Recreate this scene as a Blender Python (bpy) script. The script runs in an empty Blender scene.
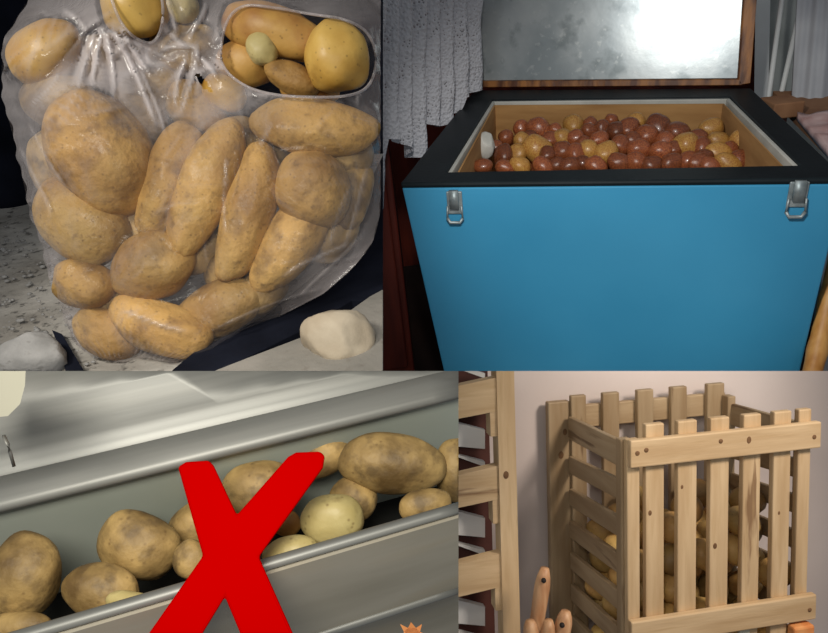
import bpy, bmesh, math, random
import numpy as np
from mathutils import Matrix, Vector, noise
random.seed(7)
sc = bpy.context.scene
COL = sc.collection
# ------------------------------------------------------------------ camera
F = 700.0
UPC = Vector((-0.0955, 0.8604, 0.5006)).normalized()      # world up seen from the camera
fw = Vector((0, 0, -1)); YC = (fw - UPC * fw.dot(UPC)).normalized(); XC = YC.cross(UPC)
M3 = Matrix((XC, YC, UPC))                                 # camera space -> world
H = 1.42
CAM = Vector((0, 0, H))
cam = bpy.data.cameras.new('camera'); co = bpy.data.objects.new('camera', cam); COL.objects.link(co)
co.matrix_world = Matrix.Translation(CAM) @ M3.to_4x4()
cam.sensor_width = 36; cam.lens = 36 * F / 828; cam.clip_start = .02; cam.clip_end = 50
sc.camera = co
def ray(px, py): return M3 @ Vector(((px - 414) / F, (316.5 - py) / F, -1))
def P(px, py, d): return CAM + ray(px, py) * d
def PZ(px, py, z):
    r = ray(px, py); return CAM + r * ((z - H) / r.z)
def PP(px, py, p, n):
    r = ray(px, py); return CAM + r * ((p - CAM).dot(n) / r.dot(n))
def bound(axis, px):                                       # plane through the edge of a picture field
    n = Vector((F, 0, px - 414)) if axis == 'x' else Vector((0, F, 316.5 - px))
    if axis == 'y': n = Vector((0, F, (316.5 - px)))
    return CAM.copy(), M3 @ n
# ------------------------------------------------------------------ objects
def setp(o, label=None, cat=None, group=None, kind=None):
    if label: o['label'] = label
    if cat: o['category'] = cat
    if group: o['group'] = group
    if kind: o['kind'] = kind
    return o
def empty(name, loc=None, mat=None):
    o = bpy.data.objects.new(name, None); COL.objects.link(o); o.empty_display_size = .02
    if mat is not None: o.matrix_world = mat
    elif loc is not None: o.location = loc
    return o
def link(name, bm, mat, parent=None, smooth=False, mw=None, cut=None, bev=0):
    """cut: list of (plane_co, plane_no) in the mesh's world space; what lies on the + side goes."""
    base = mw if mw is not None else (parent.matrix_world if parent else Matrix.Identity(4))
    if cut:
        inv = base.inverted(); r3 = base.to_3x3().transposed()
        for c, n in cut:
            res = bmesh.ops.bisect_plane(bm, geom=bm.verts[:] + bm.edges[:] + bm.faces[:], dist=1e-6, plane_co=inv @ c, plane_no=(r3 @ n).normalized(), clear_outer=True)
            ed = [e for e in res['geom_cut'] if isinstance(e, bmesh.types.BMEdge)]
            if ed:
                try: bmesh.ops.holes_fill(bm, edges=ed, sides=0)
                except Exception: pass
    bmesh.ops.recalc_face_normals(bm, faces=bm.faces[:])
    me = bpy.data.meshes.new(name); bm.to_mesh(me); bm.free()
    if smooth: me.polygons.foreach_set('use_smooth', [True] * len(me.polygons))
    me.materials.append(mat)
    o = bpy.data.objects.new(name, me); COL.objects.link(o)
    if parent: o.parent = parent
    if mw is not None: o.matrix_world = mw
    if bev:
        m = o.modifiers.new('bevel', 'BEVEL'); m.width = bev; m.segments = 2; m.limit_method = 'ANGLE'
    return o
def box(bm, x0, x1, y0, y1, z0, z1):
    v = [bm.verts.new((x, y, z)) for x in (x0, x1) for y in (y0, y1) for z in (z0, z1)]
    for f in ((0,1,3,2),(4,6,7,5),(0,4,5,1),(2,3,7,6),(0,2,6,4),(1,5,7,3)): bm.faces.new([v[i] for i in f])
    return v
def hexa(bm, a, b):                                        # two quads (lists of 4 points) joined to a solid
    va = [bm.verts.new(p) for p in a]; vb = [bm.verts.new(p) for p in b]; n = len(va)
    bm.faces.new(va[::-1]); bm.faces.new(vb)
    for i in range(n): bm.faces.new((va[i], va[(i+1)%n], vb[(i+1)%n], vb[i]))
def tube(bm, pts, r, seg=10, taper=None):
    rings = []; n = len(pts); pts = [Vector(p) for p in pts]
    up = Vector((.13, .31, .94))
    for i, p in enumerate(pts):
        t = (pts[min(i+1, n-1)] - pts[max(i-1, 0)]).normalized()
        a = t.cross(up).normalized(); b = t.cross(a)
        rr = r if taper is None else r * taper[i]
        rings.append([bm.verts.new(p + (a * math.cos(k*2*math.pi/seg) + b * math.sin(k*2*math.pi/seg)) * rr) for k in range(seg)])
    for i in range(n-1):
        for k in range(seg): bm.faces.new((rings[i][k], rings[i][(k+1)%seg], rings[i+1][(k+1)%seg], rings[i+1][k]))
    bm.faces.new(rings[0][::-1]); bm.faces.new(rings[-1])
def BM(): return bmesh.new()
# ------------------------------------------------------------------ materials
MATS = {}
def mat(name, c1, c2=None, scale=8, rough=.6, metal=0, bump=0, bscale=None, stretch=(1,1,1), contrast=(.35,.65), extra=None, detail=6, spec=.5, rand=0, coat=0):
    if name in MATS: return MATS[name]
    m = bpy.data.materials.new(name); m.use_nodes = True; nt = m.node_tree; N = nt.nodes; L = nt.links
    b = N['Principled BSDF']; b.inputs['Roughness'].default_value = rough; b.inputs['Metallic'].default_value = metal
    b.inputs['Specular IOR Level'].default_value = spec; b.inputs['Coat Weight'].default_value = coat
    tc = N.new('ShaderNodeTexCoord'); mp = N.new('ShaderNodeMapping'); mp.inputs['Scale'].default_value = stretch
    L.new(tc.outputs['Object'], mp.inputs['Vector'])
    vec = mp.outputs['Vector']
    if rand:
        oi = N.new('ShaderNodeObjectInfo'); ad = N.new('ShaderNodeVectorMath'); ad.operation = 'ADD'
        mu = N.new('ShaderNodeMath'); mu.operation = 'MULTIPLY'; mu.inputs[1].default_value = 37
        L.new(oi.outputs['Random'], mu.inputs[0]); L.new(vec, ad.inputs[0]); L.new(mu.outputs[0], ad.inputs[1]); vec = ad.outputs[0]
    n1 = N.new('ShaderNodeTexNoise'); n1.inputs['Scale'].default_value = scale; n1.inputs['Detail'].default_value = detail
    L.new(vec, n1.inputs['Vector'])
    r = N.new('ShaderNodeValToRGB'); r.color_ramp.elements[0].position = contrast[0]; r.color_ramp.elements[1].position = contrast[1]
    r.color_ramp.elements[0].color = (*c1, 1); r.color_ramp.elements[1].color = (*(c2 or c1), 1)
    L.new(n1.outputs['Fac'], r.inputs['Fac']); out = r.outputs['Color']
    if extra:
        for (kind, sc_, lo, hi, colr, amt) in extra:
            if kind == 'spots':
                t = N.new('ShaderNodeTexVoronoi'); t.inputs['Scale'].default_value = sc_; o_ = t.outputs['Distance']
            else:
                t = N.new('ShaderNodeTexNoise'); t.inputs['Scale'].default_value = sc_; t.inputs['Detail'].default_value = 5; o_ = t.outputs['Fac']
            L.new(vec, t.inputs['Vector'])
            mr = N.new('ShaderNodeMapRange'); mr.inputs['From Min'].default_value = lo; mr.inputs['From Max'].default_value = hi
            mr.inputs['To Min'].default_value = amt if kind == 'spots' else 0; mr.inputs['To Max'].default_value = 0 if kind == 'spots' else amt
            L.new(o_, mr.inputs['Value'])
            mx = N.new('ShaderNodeMix'); mx.data_type = 'RGBA'; mx.inputs['B'].default_value = (*colr, 1)
            L.new(mr.outputs[0], mx.inputs['Factor']); L.new(out, mx.inputs['A']); out = mx.outputs['Result']
    if rand:
        hs = N.new('ShaderNodeHueSaturation'); mr = N.new('ShaderNodeMapRange')
        mr.inputs['To Min'].default_value = 1 - rand; mr.inputs['To Max'].default_value = 1 + rand
        L.new(oi.outputs['Random'], mr.inputs['Value']); L.new(mr.outputs[0], hs.inputs['Value'])
        L.new(out, hs.inputs['Color']); out = hs.outputs['Color']
    L.new(out, b.inputs['Base Color'])
    if bump:
        bp = N.new('ShaderNodeBump'); bp.inputs['Strength'].default_value = bump; bp.inputs['Distance'].default_value = .004
        n2 = N.new('ShaderNodeTexNoise'); n2.inputs['Scale'].default_value = bscale or scale * 3; n2.inputs['Detail'].default_value = 6
        L.new(vec, n2.inputs['Vector']); L.new(n2.outputs['Fac'], bp.inputs['Height']); L.new(bp.outputs['Normal'], b.inputs['Normal'])
    MATS[name] = m; return m
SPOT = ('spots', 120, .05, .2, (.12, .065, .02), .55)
m_tan = mat('potato_tan', (.24, .12, .028), (.58, .35, .10), 13, .65, bump=.7, bscale=90, rand=.14, contrast=(.3,.7),
            extra=[('noise', 34, .52, .7, (.14, .07, .02), .7), ('noise', 9, .5, .7, (.50, .35, .12), .5), ('noise', 110, .58, .72, (.12, .065, .02), .5), SPOT])
m_gold = mat('potato_gold', (.46, .24, .035), (.68, .44, .11), 16, .42, bump=.15, bscale=80, rand=.06,
             extra=[('noise', 40, .6, .75, (.30, .15, .03), .45), SPOT])
m_rust = mat('potato_rust', (.33, .13, .03), (.58, .33, .08), 22, .5, bump=.2, bscale=80, rand=.06, extra=[SPOT])
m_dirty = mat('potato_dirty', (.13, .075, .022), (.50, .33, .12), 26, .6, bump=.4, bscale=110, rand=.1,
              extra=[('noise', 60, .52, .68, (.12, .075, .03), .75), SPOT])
m_pale = mat('potato_pale', (.42, .33, .12), (.62, .52, .24), 18, .5, bump=.25, bscale=90,
             extra=[('noise', 60, .58, .7, (.22, .15, .05), .6), SPOT])
m_red = mat('potato_red', (.09, .014, .008), (.34, .10, .035), 14, .30, bump=.1, bscale=60, rand=.4,
            extra=[('noise', 30, .58, .75, (.62, .40, .14), .6)], coat=.15)
m_yel = mat('potato_yellow', (.30, .10, .018), (.54, .32, .08), 14, .38, bump=.1, bscale=60, rand=.1, coat=.15,
            extra=[('noise', 30, .6, .75, (.40, .12, .06), .5)])
m_crp = mat('potato_crate', (.36, .19, .06), (.62, .40, .13), 14, .55, bump=.2, bscale=60, rand=.55, extra=[SPOT])
m_ground = mat('grey_cement', (.22, .20, .175), (.46, .435, .40), 9, .9, bump=.9, bscale=60, contrast=(.3,.7),
               extra=[('noise', 85, .56, .66, (.05, .045, .04), .75), ('noise', 30, .6, .75, (.46, .43, .39), .5)])
m_cement2 = mat('pale_cement', (.18, .17, .15), (.27, .25, .225), 12, .85, bump=.4, bscale=80, extra=[('noise', 90, .6, .7, (.16, .14, .12), .5)])
m_stone = mat('grey_stone', (.24, .235, .23), (.40, .39, .385), 25, .85, bump=.7, bscale=70, extra=[('noise', 100, .6, .7, (.14, .13, .12), .5)])
m_palestone = mat('cream_stone', (.38, .31, .225), (.50, .43, .33), 20, .75, bump=.4, bscale=60)
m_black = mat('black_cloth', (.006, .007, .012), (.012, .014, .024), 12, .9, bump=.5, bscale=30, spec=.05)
m_blue = mat('blue_enamel', (.035, .25, .44), (.045, .28, .48), 3, .42, bump=.02, bscale=200, spec=.45)
m_rim = mat('black_rubber', (.003, .007, .009), (.006, .011, .014), 6, .5, bump=.1, bscale=60, spec=.25)
m_liner = mat('white_liner', (.42, .42, .38), (.56, .55, .50), 10, .5)
m_card = mat('cardboard', (.32, .16, .05), (.44, .24, .085), 5, .85, stretch=(1,1,6), bump=.1)
m_steel = mat('galvanised_steel', (.36, .41, .43), (.66, .70, .70), 5, .27, metal=.5, bump=.12, bscale=12, contrast=(.3,.72),
              extra=[('noise', 12, .56, .68, (.22, .26, .27), .7), ('noise', 45, .6, .7, (.75, .78, .76), .4)])
m_oldwood = mat('orange_wood', (.10, .03, .008), (.36, .14, .03), 9, .5, stretch=(3,3,.5), bump=.3, contrast=(.4,.6))
m_latch = mat('latch_steel', (.22, .26, .27), (.4, .44, .44), 40, .5, metal=.6)
m_redwood = mat('dark_red_wood', (.10, .012, .006), (.22, .03, .012), 4, .6, stretch=(4,4,.6))
m_dark = mat('dark_plaster', (.018, .012, .010), (.035, .022, .018), 4, .9)
m_floor = mat('dark_floor', (.015, .006, .004), (.03, .012, .008), 4, .8)
m_whitepaint = mat('white_paint', (.72, .74, .73), (.8, .82, .81), 5, .5)
m_greycloth = mat('grey_fabric', (.36, .37, .40), (.48, .49, .51), 6, .85, bump=.3, bscale=40)
m_screen = mat('grey_screen', (.24, .26, .25), (.34, .36, .35), 6, .8)
m_pink = mat('pink_fabric', (.42, .24, .22), (.62, .46, .44), 14, .85, bump=.3)
m_brownbox = mat('brown_card', (.20, .09, .04), (.34, .17, .08), 8, .8)
m_bamboo = mat('bamboo', (.44, .17, .03), (.68, .36, .10), 10, .5, stretch=(3,3,.6), bump=.2)
m_alu = mat('aluminium_reflections', (.13, .13, .118), (.29, .29, .27), 6, .46, metal=.35, stretch=(.25, 6, 6), bump=.08, bscale=10, contrast=(.25,.75),
            extra=[('noise', 4, .45, .7, (.36, .35, .31), .6)])  # long streaks in the colour imitate reflections on the metal
m_alu2 = mat('aluminium_front', (.32, .29, .225), (.46, .42, .34), 5, .5, metal=.15, stretch=(.6, 3, 3), bump=.05, extra=[('noise', 9, .5, .7, (.38, .31, .20), .5)])
m_bin = mat('grey_enamel', (.34, .37, .31), (.42, .45, .39), 5, .5, bump=.05)
m_binshade = mat('bin_floor_shade', (.012, .012, .010), (.02, .02, .018), 6, .8, spec=.2)  # near-black drawer floor, painting in the shadow between the potatoes
m_cream = mat('cream_plastic', (.40, .38, .29), (.46, .44, .35), 6, .45)
m_X = mat('red_foam', (.40, .0, .0), (.42, .0, .0), 5, .9, spec=.0)
m_leaf = mat('orange_leaf', (.65, .22, .06), (.8, .38, .14), 30, .6)
m_wallp = mat('pink_grey_plaster', (.55, .46, .42), (.62, .53, .49), 2.5, .85, bump=.05, bscale=80)
m_rackdark = mat('rack_dark_brown', (.05, .012, .008), (.08, .022, .014), 5, .7)
m_rackwhite = mat('rack_white_panel', (.62, .60, .58), (.7, .68, .66), 5, .6)
def wood(name, axis, dark=1.0):
    st = [9, 9, 9]; st[axis] = .9
    c = lambda *a: tuple(v * dark for v in a)
    return mat(name, c(.46, .30, .155), c(.64, .46, .27), 4.5, .6, stretch=tuple(st), bump=.15, bscale=20, contrast=(.3, .7),
               extra=[('noise', 2.6, .66, .70, c(.17, .08, .03), .8), ('noise', 12, .5, .7, c(.44, .28, .13), .5)])
wx, wy, wz = wood('pine_across', 0), wood('pine_shade_deep', 1, .62), wood('pine_upright', 2)  # the deep pine is darkened to paint shade on the side boards
wzd = wood('pine_shade_upright', 2, .6); wxd = wood('pine_shade_across', 0, .68)  # same pine darkened: painted shade for the back and corner pieces
m_handle = mat('handle_wood', (.42, .20, .09), (.62, .36, .19), 30, .5, stretch=(3,3,.7))
m_hole = mat('black_hole', (.012, .006, .004), None, 5, .8)
m_knot = mat('knot_brown', (.12, .055, .02), (.2, .1, .04), 60, .7)
# plastic film
def film(name, base=.035, edge=.50, col=(.60, .545, .545)):
    m = bpy.data.materials.new(name); m.use_nodes = True; nt = m.node_tree; N = nt.nodes; L = nt.links; N.clear()
    out = N.new('ShaderNodeOutputMaterial'); tr = N.new('ShaderNodeBsdfTransparent'); tr.inputs[0].default_value = (.97, .96, .97, 1)
    pr = N.new('ShaderNodeBsdfPrincipled'); pr.inputs['Base Color'].default_value = (*col, 1); pr.inputs['Roughness'].default_value = .16
    pr.inputs['Specular IOR Level'].default_value = .9; pr.inputs['Subsurface Weight'].default_value = 0
    lw = N.new('ShaderNodeLayerWeight'); lw.inputs['Blend'].default_value = .35
    tc = N.new('ShaderNodeTexCoord')
    nz = N.new('ShaderNodeTexNoise'); nz.inputs['Scale'].default_value = 22; nz.inputs['Detail'].default_value = 8; nz.inputs['Distortion'].default_value = 1.6
    L.new(tc.outputs['Object'], nz.inputs['Vector'])
    bp = N.new('ShaderNodeBump'); bp.inputs['Strength'].default_value = .55; bp.inputs['Distance'].default_value = .006
    L.new(nz.outputs['Fac'], bp.inputs['Height']); L.new(bp.outputs['Normal'], pr.inputs['Normal']); L.new(bp.outputs['Normal'], lw.inputs['Normal'])
    mr = N.new('ShaderNodeMapRange'); mr.inputs['To Min'].default_value = base; mr.inputs['To Max'].default_value = edge
    mr.inputs['From Min'].default_value = .1; mr.inputs['From Max'].default_value = .9
    L.new(lw.outputs['Facing'], mr.inputs['Value'])
    at = N.new('ShaderNodeAttribute'); at.attribute_name = 'fold_sheen'; ad = N.new('ShaderNodeMath'); ad.operation = 'ADD'; ad.use_clamp = True
    L.new(mr.outputs[0], ad.inputs[0]); L.new(at.outputs['Fac'], ad.inputs[1])
    mx = N.new('ShaderNodeMixShader'); L.new(ad.outputs[0], mx.inputs[0]); L.new(tr.outputs[0], mx.inputs[1]); L.new(pr.outputs[0], mx.inputs[2])
    L.new(mx.outputs[0], out.inputs[0]); return m
m_film = film('clear_film'); m_film2 = film('clear_film_folded', .3, .8)
def lace():
    m = bpy.data.materials.new('white_lace'); m.use_nodes = True; nt = m.node_tree; N = nt.nodes; L = nt.links
    b = N['Principled BSDF']; b.inputs['Roughness'].default_value = .9; b.inputs['Base Color'].default_value = (.62, .62, .66, 1)
    tc = N.new('ShaderNodeTexCoord'); v = N.new('ShaderNodeTexVoronoi'); v.inputs['Scale'].default_value = 110; L.new(tc.outputs['Object'], v.inputs['Vector'])
    v2 = N.new('ShaderNodeTexNoise'); v2.inputs['Scale'].default_value = 9; L.new(tc.outputs['Object'], v2.inputs['Vector'])
    ad = N.new('ShaderNodeMath'); ad.operation = 'ADD'; L.new(v.outputs['Distance'], ad.inputs[0]); L.new(v2.outputs['Fac'], ad.inputs[1])
    mr = N.new('ShaderNodeMapRange'); mr.inputs['From Min'].default_value = .62; mr.inputs['From Max'].default_value = .70; mr.inputs['To Min'].default_value = .35; mr.inputs['To Max'].default_value = 1.0
    L.new(ad.outputs[0], mr.inputs['Value']); L.new(mr.outputs[0], b.inputs['Alpha'])
    bp = N.new('ShaderNodeBump'); bp.inputs['Strength'].default_value = .6; bp.inputs['Distance'].default_value = .01
    L.new(v.outputs['Distance'], bp.inputs['Height']); L.new(bp.outputs['Normal'], b.inputs['Normal']); return m
m_lace = lace()
# ------------------------------------------------------------------ potatoes
def potato_bm(seed, a, b, c, sub=4, lump=.09, taper=0, bend=0, eyes=7):
    rnd = random.Random(seed); bm = BM(); bmesh.ops.create_icosphere(bm, subdivisions=sub, radius=1)
    off = Vector((rnd.random() * 50, rnd.random() * 50, rnd.random() * 50))
    ev = [Vector((rnd.gauss(0,1), rnd.gauss(0,1), rnd.gauss(0,1))).normalized() for _ in range(eyes)]
    for v in bm.verts:
        d = v.co.normalized()
        k = 1 + lump * noise.noise(d * 1.1 + off) * 1.6 + lump * .35 * noise.noise(d * 2.7 + off)
        for e in ev:
            g = (d - e).length
            if g < .3: k -= .045 * math.exp(-(g / .1) ** 2) - .015 * math.exp(-((g - .16) / .06) ** 2)
        # slightly boxy ellipsoid
        q = Vector((math.copysign(abs(d.x) ** .9, d.x), math.copysign(abs(d.y) ** .94, d.y), d.z)) * k
        w = 1 + taper * q.x
        v.co = Vector((q.x * a, q.y * b * w + bend * b * (q.x * q.x - .4), q.z * c * w))
    return bm
def cam_rot(deg, tx=0, ty=0):
    return M3 @ Matrix.Rotation(math.radians(deg), 3, 'Z') @ Matrix.Rotation(math.radians(ty), 3, 'Y') @ Matrix.Rotation(math.radians(tx), 3, 'X')
def potato(px, py, a, b, ang, d, m, label, group, seed, c=None, taper=0, bend=0, name='potato', lump=.09, cut=None, sub=4):
    k = d / F; mw = Matrix.Translation(P(px, py, d)) @ cam_rot(ang).to_4x4()
    bm = potato_bm(seed, a * k, b * k, (c or min(a, b) * .92) * k, sub, lump, taper, bend)
    return setp(link(name, bm, m, None, True, mw, cut=cut), label, 'potato', group)
ORD = ['first', 'second', 'third', 'fourth', 'fifth', 'sixth', 'seventh', 'eighth', 'ninth', 'tenth', 'eleventh', 'twelfth', 'thirteenth', 'fourteenth', 'fifteenth', 'sixteenth', 'seventeenth', 'eighteenth']
CUTX1, CUTX2 = bound('x', 383), bound('x', 458.5)
CUTY = bound('y', 371)
def neg(c): return (c[0], -c[1])
exec_parts = True
# ================================================================== BAG OF POTATOES ON THE GROUND
D0 = .80
GB = 'potatoes inside the clear plastic bag'
# px, py, a, b, angle(ccw), height towards viewer (px), material, taper, bend, label
BAG = [
 (44, 52, 37, 29, 32, 18, m_gold, 0, 0, 'golden potato at the bag\'s upper left corner, above a dull purple-brown one'),
 (62, 103, 40, 30, -25, 2, m_dirty, 0, 0, 'dull purple-brown potato deep in the bag, just below the upper left golden one'),
 (101, 155, 63, 48, -63, 26, m_tan, -.12, 0, 'largest oval tan potato in the left half of the bag, under the gathered folds'),
 (84, 222, 50, 38, -28, 18, m_tan, 0, 0, 'broad tan potato at the bag\'s left edge, below the largest oval one'),
 (84, 284, 32, 24, -12, 24, m_tan, 0, 0, 'small round tan potato near the lower left edge of the bag'),
 (108, 332, 36, 24, -28, 14, m_tan, 0, 0, 'tan potato in the bottom left corner of the bag, near the grey stone'),
 (163, 327, 54, 27, -18, 26, m_tan, 0, .1, 'long tan potato along the bag\'s bottom under the bright plastic crease'),
 (152, 266, 44, 33, 22, 24, m_tan, 0, 0, 'plump tan potato in the lower middle of the bag, under the two upright long ones'),
 (170, 178, 62, 26, 68, 22, m_tan, 0, .08, 'long narrow yellowish potato upright in the bag\'s middle, left one of the leaning pair'),
 (205, 190, 74, 28, 66, 34, m_tan, .1, -.06, 'long narrow tan potato upright in the bag\'s middle, right one of the leaning pair'),
 (247, 212, 76, 25, 74, 30, m_tan, .1, .1, 'long slim tan potato standing upright right of the leaning pair in the bag'),
 (312, 190, 40, 38, 60, 26, m_tan, 0, 0, 'round tan potato in the right half of the bag, below the wide horizontal one'),
 (288, 246, 54, 27, 58, 20, m_tan, .1, 0, 'oblong tan potato slanting at the lower right of the bag, under the round one'),
 (315, 128, 64, 28, -5, 30, m_tan, 0, 0, 'wide horizontal tan potato just below the open mouth of the bag'),
 (338, 58, 35, 32, 80, 24, m_gold, 0, 0, 'smooth golden potato bare in the open mouth of the bag, at its right side'),
 (276, 32, 54, 25, -14, 6, m_rust, 0, 0, 'rust-brown oblong potato inside the open mouth of the bag, at the back'),
 (262, 48, 19, 15, -60, 16, m_pale, 0, 0, 'smallest pale yellow potato inside the open mouth of the bag'),
 (292, 78, 28, 16, -25, 12, m_tan, 0, 0, 'orange-tan potato low in the open mouth of the bag, beside the smooth golden one'),
 (224, 92, 22, 17, -30, 6, m_gold, 0, 0, 'small yellow potato under the plastic left of the open mouth'),
 (134, 6, 32, 33, 60, 16, m_gold, 0, 0, 'golden potato showing bare in the gap at the top of the bag'),
 (182, 6, 17, 17, 0, 8, m_pale, 0, 0, 'small pale potato under the plastic at the top of the bag, left of the mouth'),
 (222, 308, 46, 27, 22, 12, m_tan, 0, 0, 'tan potato at mid-bottom of the bag, right of the long creased one'),
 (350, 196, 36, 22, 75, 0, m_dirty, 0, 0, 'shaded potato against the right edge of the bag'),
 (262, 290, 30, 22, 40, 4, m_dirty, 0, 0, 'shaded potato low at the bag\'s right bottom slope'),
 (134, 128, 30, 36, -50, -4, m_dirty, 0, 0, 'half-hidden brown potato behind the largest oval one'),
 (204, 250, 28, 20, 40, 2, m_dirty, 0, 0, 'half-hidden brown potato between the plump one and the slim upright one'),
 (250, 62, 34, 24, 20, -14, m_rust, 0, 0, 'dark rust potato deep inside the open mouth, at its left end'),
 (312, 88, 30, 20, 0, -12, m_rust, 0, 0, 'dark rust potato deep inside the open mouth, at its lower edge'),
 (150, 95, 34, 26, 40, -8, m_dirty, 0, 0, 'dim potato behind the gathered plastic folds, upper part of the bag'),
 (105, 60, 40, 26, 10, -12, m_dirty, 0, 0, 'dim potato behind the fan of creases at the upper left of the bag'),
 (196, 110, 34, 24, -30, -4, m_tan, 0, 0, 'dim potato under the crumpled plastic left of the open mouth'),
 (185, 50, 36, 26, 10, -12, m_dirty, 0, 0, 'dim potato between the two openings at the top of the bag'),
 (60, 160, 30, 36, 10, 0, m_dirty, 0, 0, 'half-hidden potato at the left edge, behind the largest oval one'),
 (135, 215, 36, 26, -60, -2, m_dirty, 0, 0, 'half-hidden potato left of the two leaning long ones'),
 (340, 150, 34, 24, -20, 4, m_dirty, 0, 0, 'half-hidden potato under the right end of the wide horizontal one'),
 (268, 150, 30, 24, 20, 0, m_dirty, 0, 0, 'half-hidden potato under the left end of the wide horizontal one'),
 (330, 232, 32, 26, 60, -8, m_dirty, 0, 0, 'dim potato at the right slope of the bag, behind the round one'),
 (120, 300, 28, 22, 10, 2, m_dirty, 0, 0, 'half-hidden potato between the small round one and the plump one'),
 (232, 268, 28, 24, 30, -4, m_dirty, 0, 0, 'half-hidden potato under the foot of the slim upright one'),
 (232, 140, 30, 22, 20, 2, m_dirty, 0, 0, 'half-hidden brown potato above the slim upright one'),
]
for i, (x, y, a, b, an, h, m, tp, bd, lb) in enumerate(BAG):
    potato(x, y, a, b, an, D0 - h * D0 / F, m, lb, GB, 100 + i, taper=tp, bend=bd)
# film: an elastic sheet stretched over the potatoes
LY = [-30, 0, 25, 45, 80, 110, 150, 200, 260, 310, 345, 358, 365]
LX = [40, 28, 12, 3, 1, 6, 17, 27, 45, 61, 76, 92, 128]
RY = [-30, 200, 215, 240, 258, 275, 295, 325, 350, 365]
RX = [381, 381, 380, 374, 362, 346, 322, 262, 214, 170]
NR, NC = 150, 150
ys = np.linspace(-30, 365, NR); gx = np.zeros((NR, NC)); gy = np.zeros((NR, NC))
for i, y in enumerate(ys):
    l, r = np.interp(y, LY, LX), np.interp(y, RY, RX)
    l += 1.5 * math.sin(y * .11) + 1.0 * math.sin(y * .31); r -= abs(1.2 * math.sin(y * .13))
    gx[i] = np.linspace(l, r, NC); gy[i] = y
obst = np.full((NR, NC), -30.0)
bpy.context.view_layer.update(); MT = M3.transposed()
for o_ in [o for o in bpy.data.objects if o.get('group') == GB]:
    mw_ = o_.matrix_world
    for v in o_.data.vertices:
        c = MT @ ((mw_ @ v.co) - CAM); dd = -c.z; x = 414 + F * c.x / dd; y = 316.5 - F * c.y / dd; h_ = (D0 - dd) * F / D0 + 2.5
        i0 = (y + 30) / 395 * (NR - 1); ii = int(round(i0))
        if 1 <= ii < NR - 1:
            l_, r_ = gx[ii, 0], gx[ii, -1]; jj = int(round((x - l_) / (r_ - l_) * (NC - 1)))
            if 1 <= jj < NC - 1:
                s_ = obst[ii-1:ii+2, jj-1:jj+2]; np.maximum(s_, h_, out=s_)
for (x, y, a, b, an, h, m, tp, bd, lb) in BAG:
    t = math.radians(an); u = (gx - x) * math.cos(t) - (gy - y) * math.sin(t); v = (gx - x) * math.sin(t) + (gy - y) * math.cos(t)
    q = 1 - (u / (a * 1.06)) ** 2 - (v / (b * 1.06)) ** 2
    c = min(a, b) * .95
    obst = np.maximum(obst, np.where(q > 0, h + c * np.sqrt(np.maximum(q, 0)) + 3.0, -30))
z = np.maximum(obst, 0)
edge = np.linspace(-1, 1, NC)[None, :]; 
for it in range(420):
    zp = np.pad(z, 1, mode='edge')
    av = (zp[2:, 1:-1] + zp[:-2, 1:-1] + zp[1:-1, 2:] + zp[1:-1, :-2]) / 4
    z = np.maximum(obst, av - .05)
    z[:, 0] = np.maximum(-4, obst[:, 1]); z[:, -1] = -4; z[-1, :] = -4
rg = np.random.RandomState(4)
def gather(cx, cy, n, amp, rmax, a0, a1):
    dx, dy = gx - cx, gy - cy; r = np.hypot(dx, dy); th = np.arctan2(dx, dy)
    win = np.clip((th - a0) / .15, 0, 1) * np.clip((a1 - th) / .15, 0, 1)
    ph = th * n + .6 * np.sin(th * 5 + 1)
    return amp * win * (np.abs(np.sin(ph)) ** .5 - .5) * np.clip(r / 25, 0, 1) * np.clip(1 - r / rmax, 0, 1) ** .7
def crease(x0, y0, x1, y1, w, amp):
    dx, dy = x1 - x0, y1 - y0; L_ = math.hypot(dx, dy); t = ((gx - x0) * dx + (gy - y0) * dy) / L_ ** 2
    s = ((gx - x0) * dy - (gy - y0) * dx) / L_ + 2.5 * np.sin(t * 4 + x0)
    return amp * np.exp(-(s / w) ** 2) * np.clip(t * 6, 0, 1) * np.clip((1 - t) * 6, 0, 1)
zbase = z.copy()
z += gather(92, 18, 9, 9, 120, -1.1, 1.35)
z += gather(196, 48, 8, 8, 90, -1.2, 1.4)
CREASE = 0
for c in [(92,30,80,92,3,9),(98,30,94,88,2.5,10),(104,30,118,105,3,9),(110,25,160,128,4,12),(120,20,150,80,3,9),(188,50,174,110,3,12),(198,40,182,118,3,9),(160,50,200,46,4,10),(196,46,215,80,4,9),
          (118,312,190,330,3,8),(240,90,330,102,4,6),(355,110,378,60,3,7),(340,250,372,160,3,7),(300,300,366,226,3,6),(210,330,330,285,3,5),(140,60,165,140,3,8),(225,150,228,240,2.5,7),(262,150,270,120,3,6),
          (330,250,350,180,2.5,6),(20,140,52,220,3,6),(24,120,70,190,2.5,6),(60,70,30,110,2.5,6),(180,60,120,40,3,6),(280,280,350,240,3,7),(150,10,190,50,4,9),(165,-20,175,40,4,9),(205,0,190,45,4,8),(60,10,90,30,4,8),(38,10,80,20,3,6)]:
    cr_ = crease(*c[:4], c[4] * .62, c[5] * .5); z += cr_; CREASE = CREASE + cr_ * 2
for k in range(70):
    x0, y0 = rg.uniform(10, 370), rg.uniform(-10, 350); t = rg.uniform(0, 3.14); l = rg.uniform(18, 60)
    z += crease(x0, y0, x0 + l * math.cos(t), y0 + l * math.sin(t), rg.uniform(1.5, 3), rg.uniform(1.5, 4.5))
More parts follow.
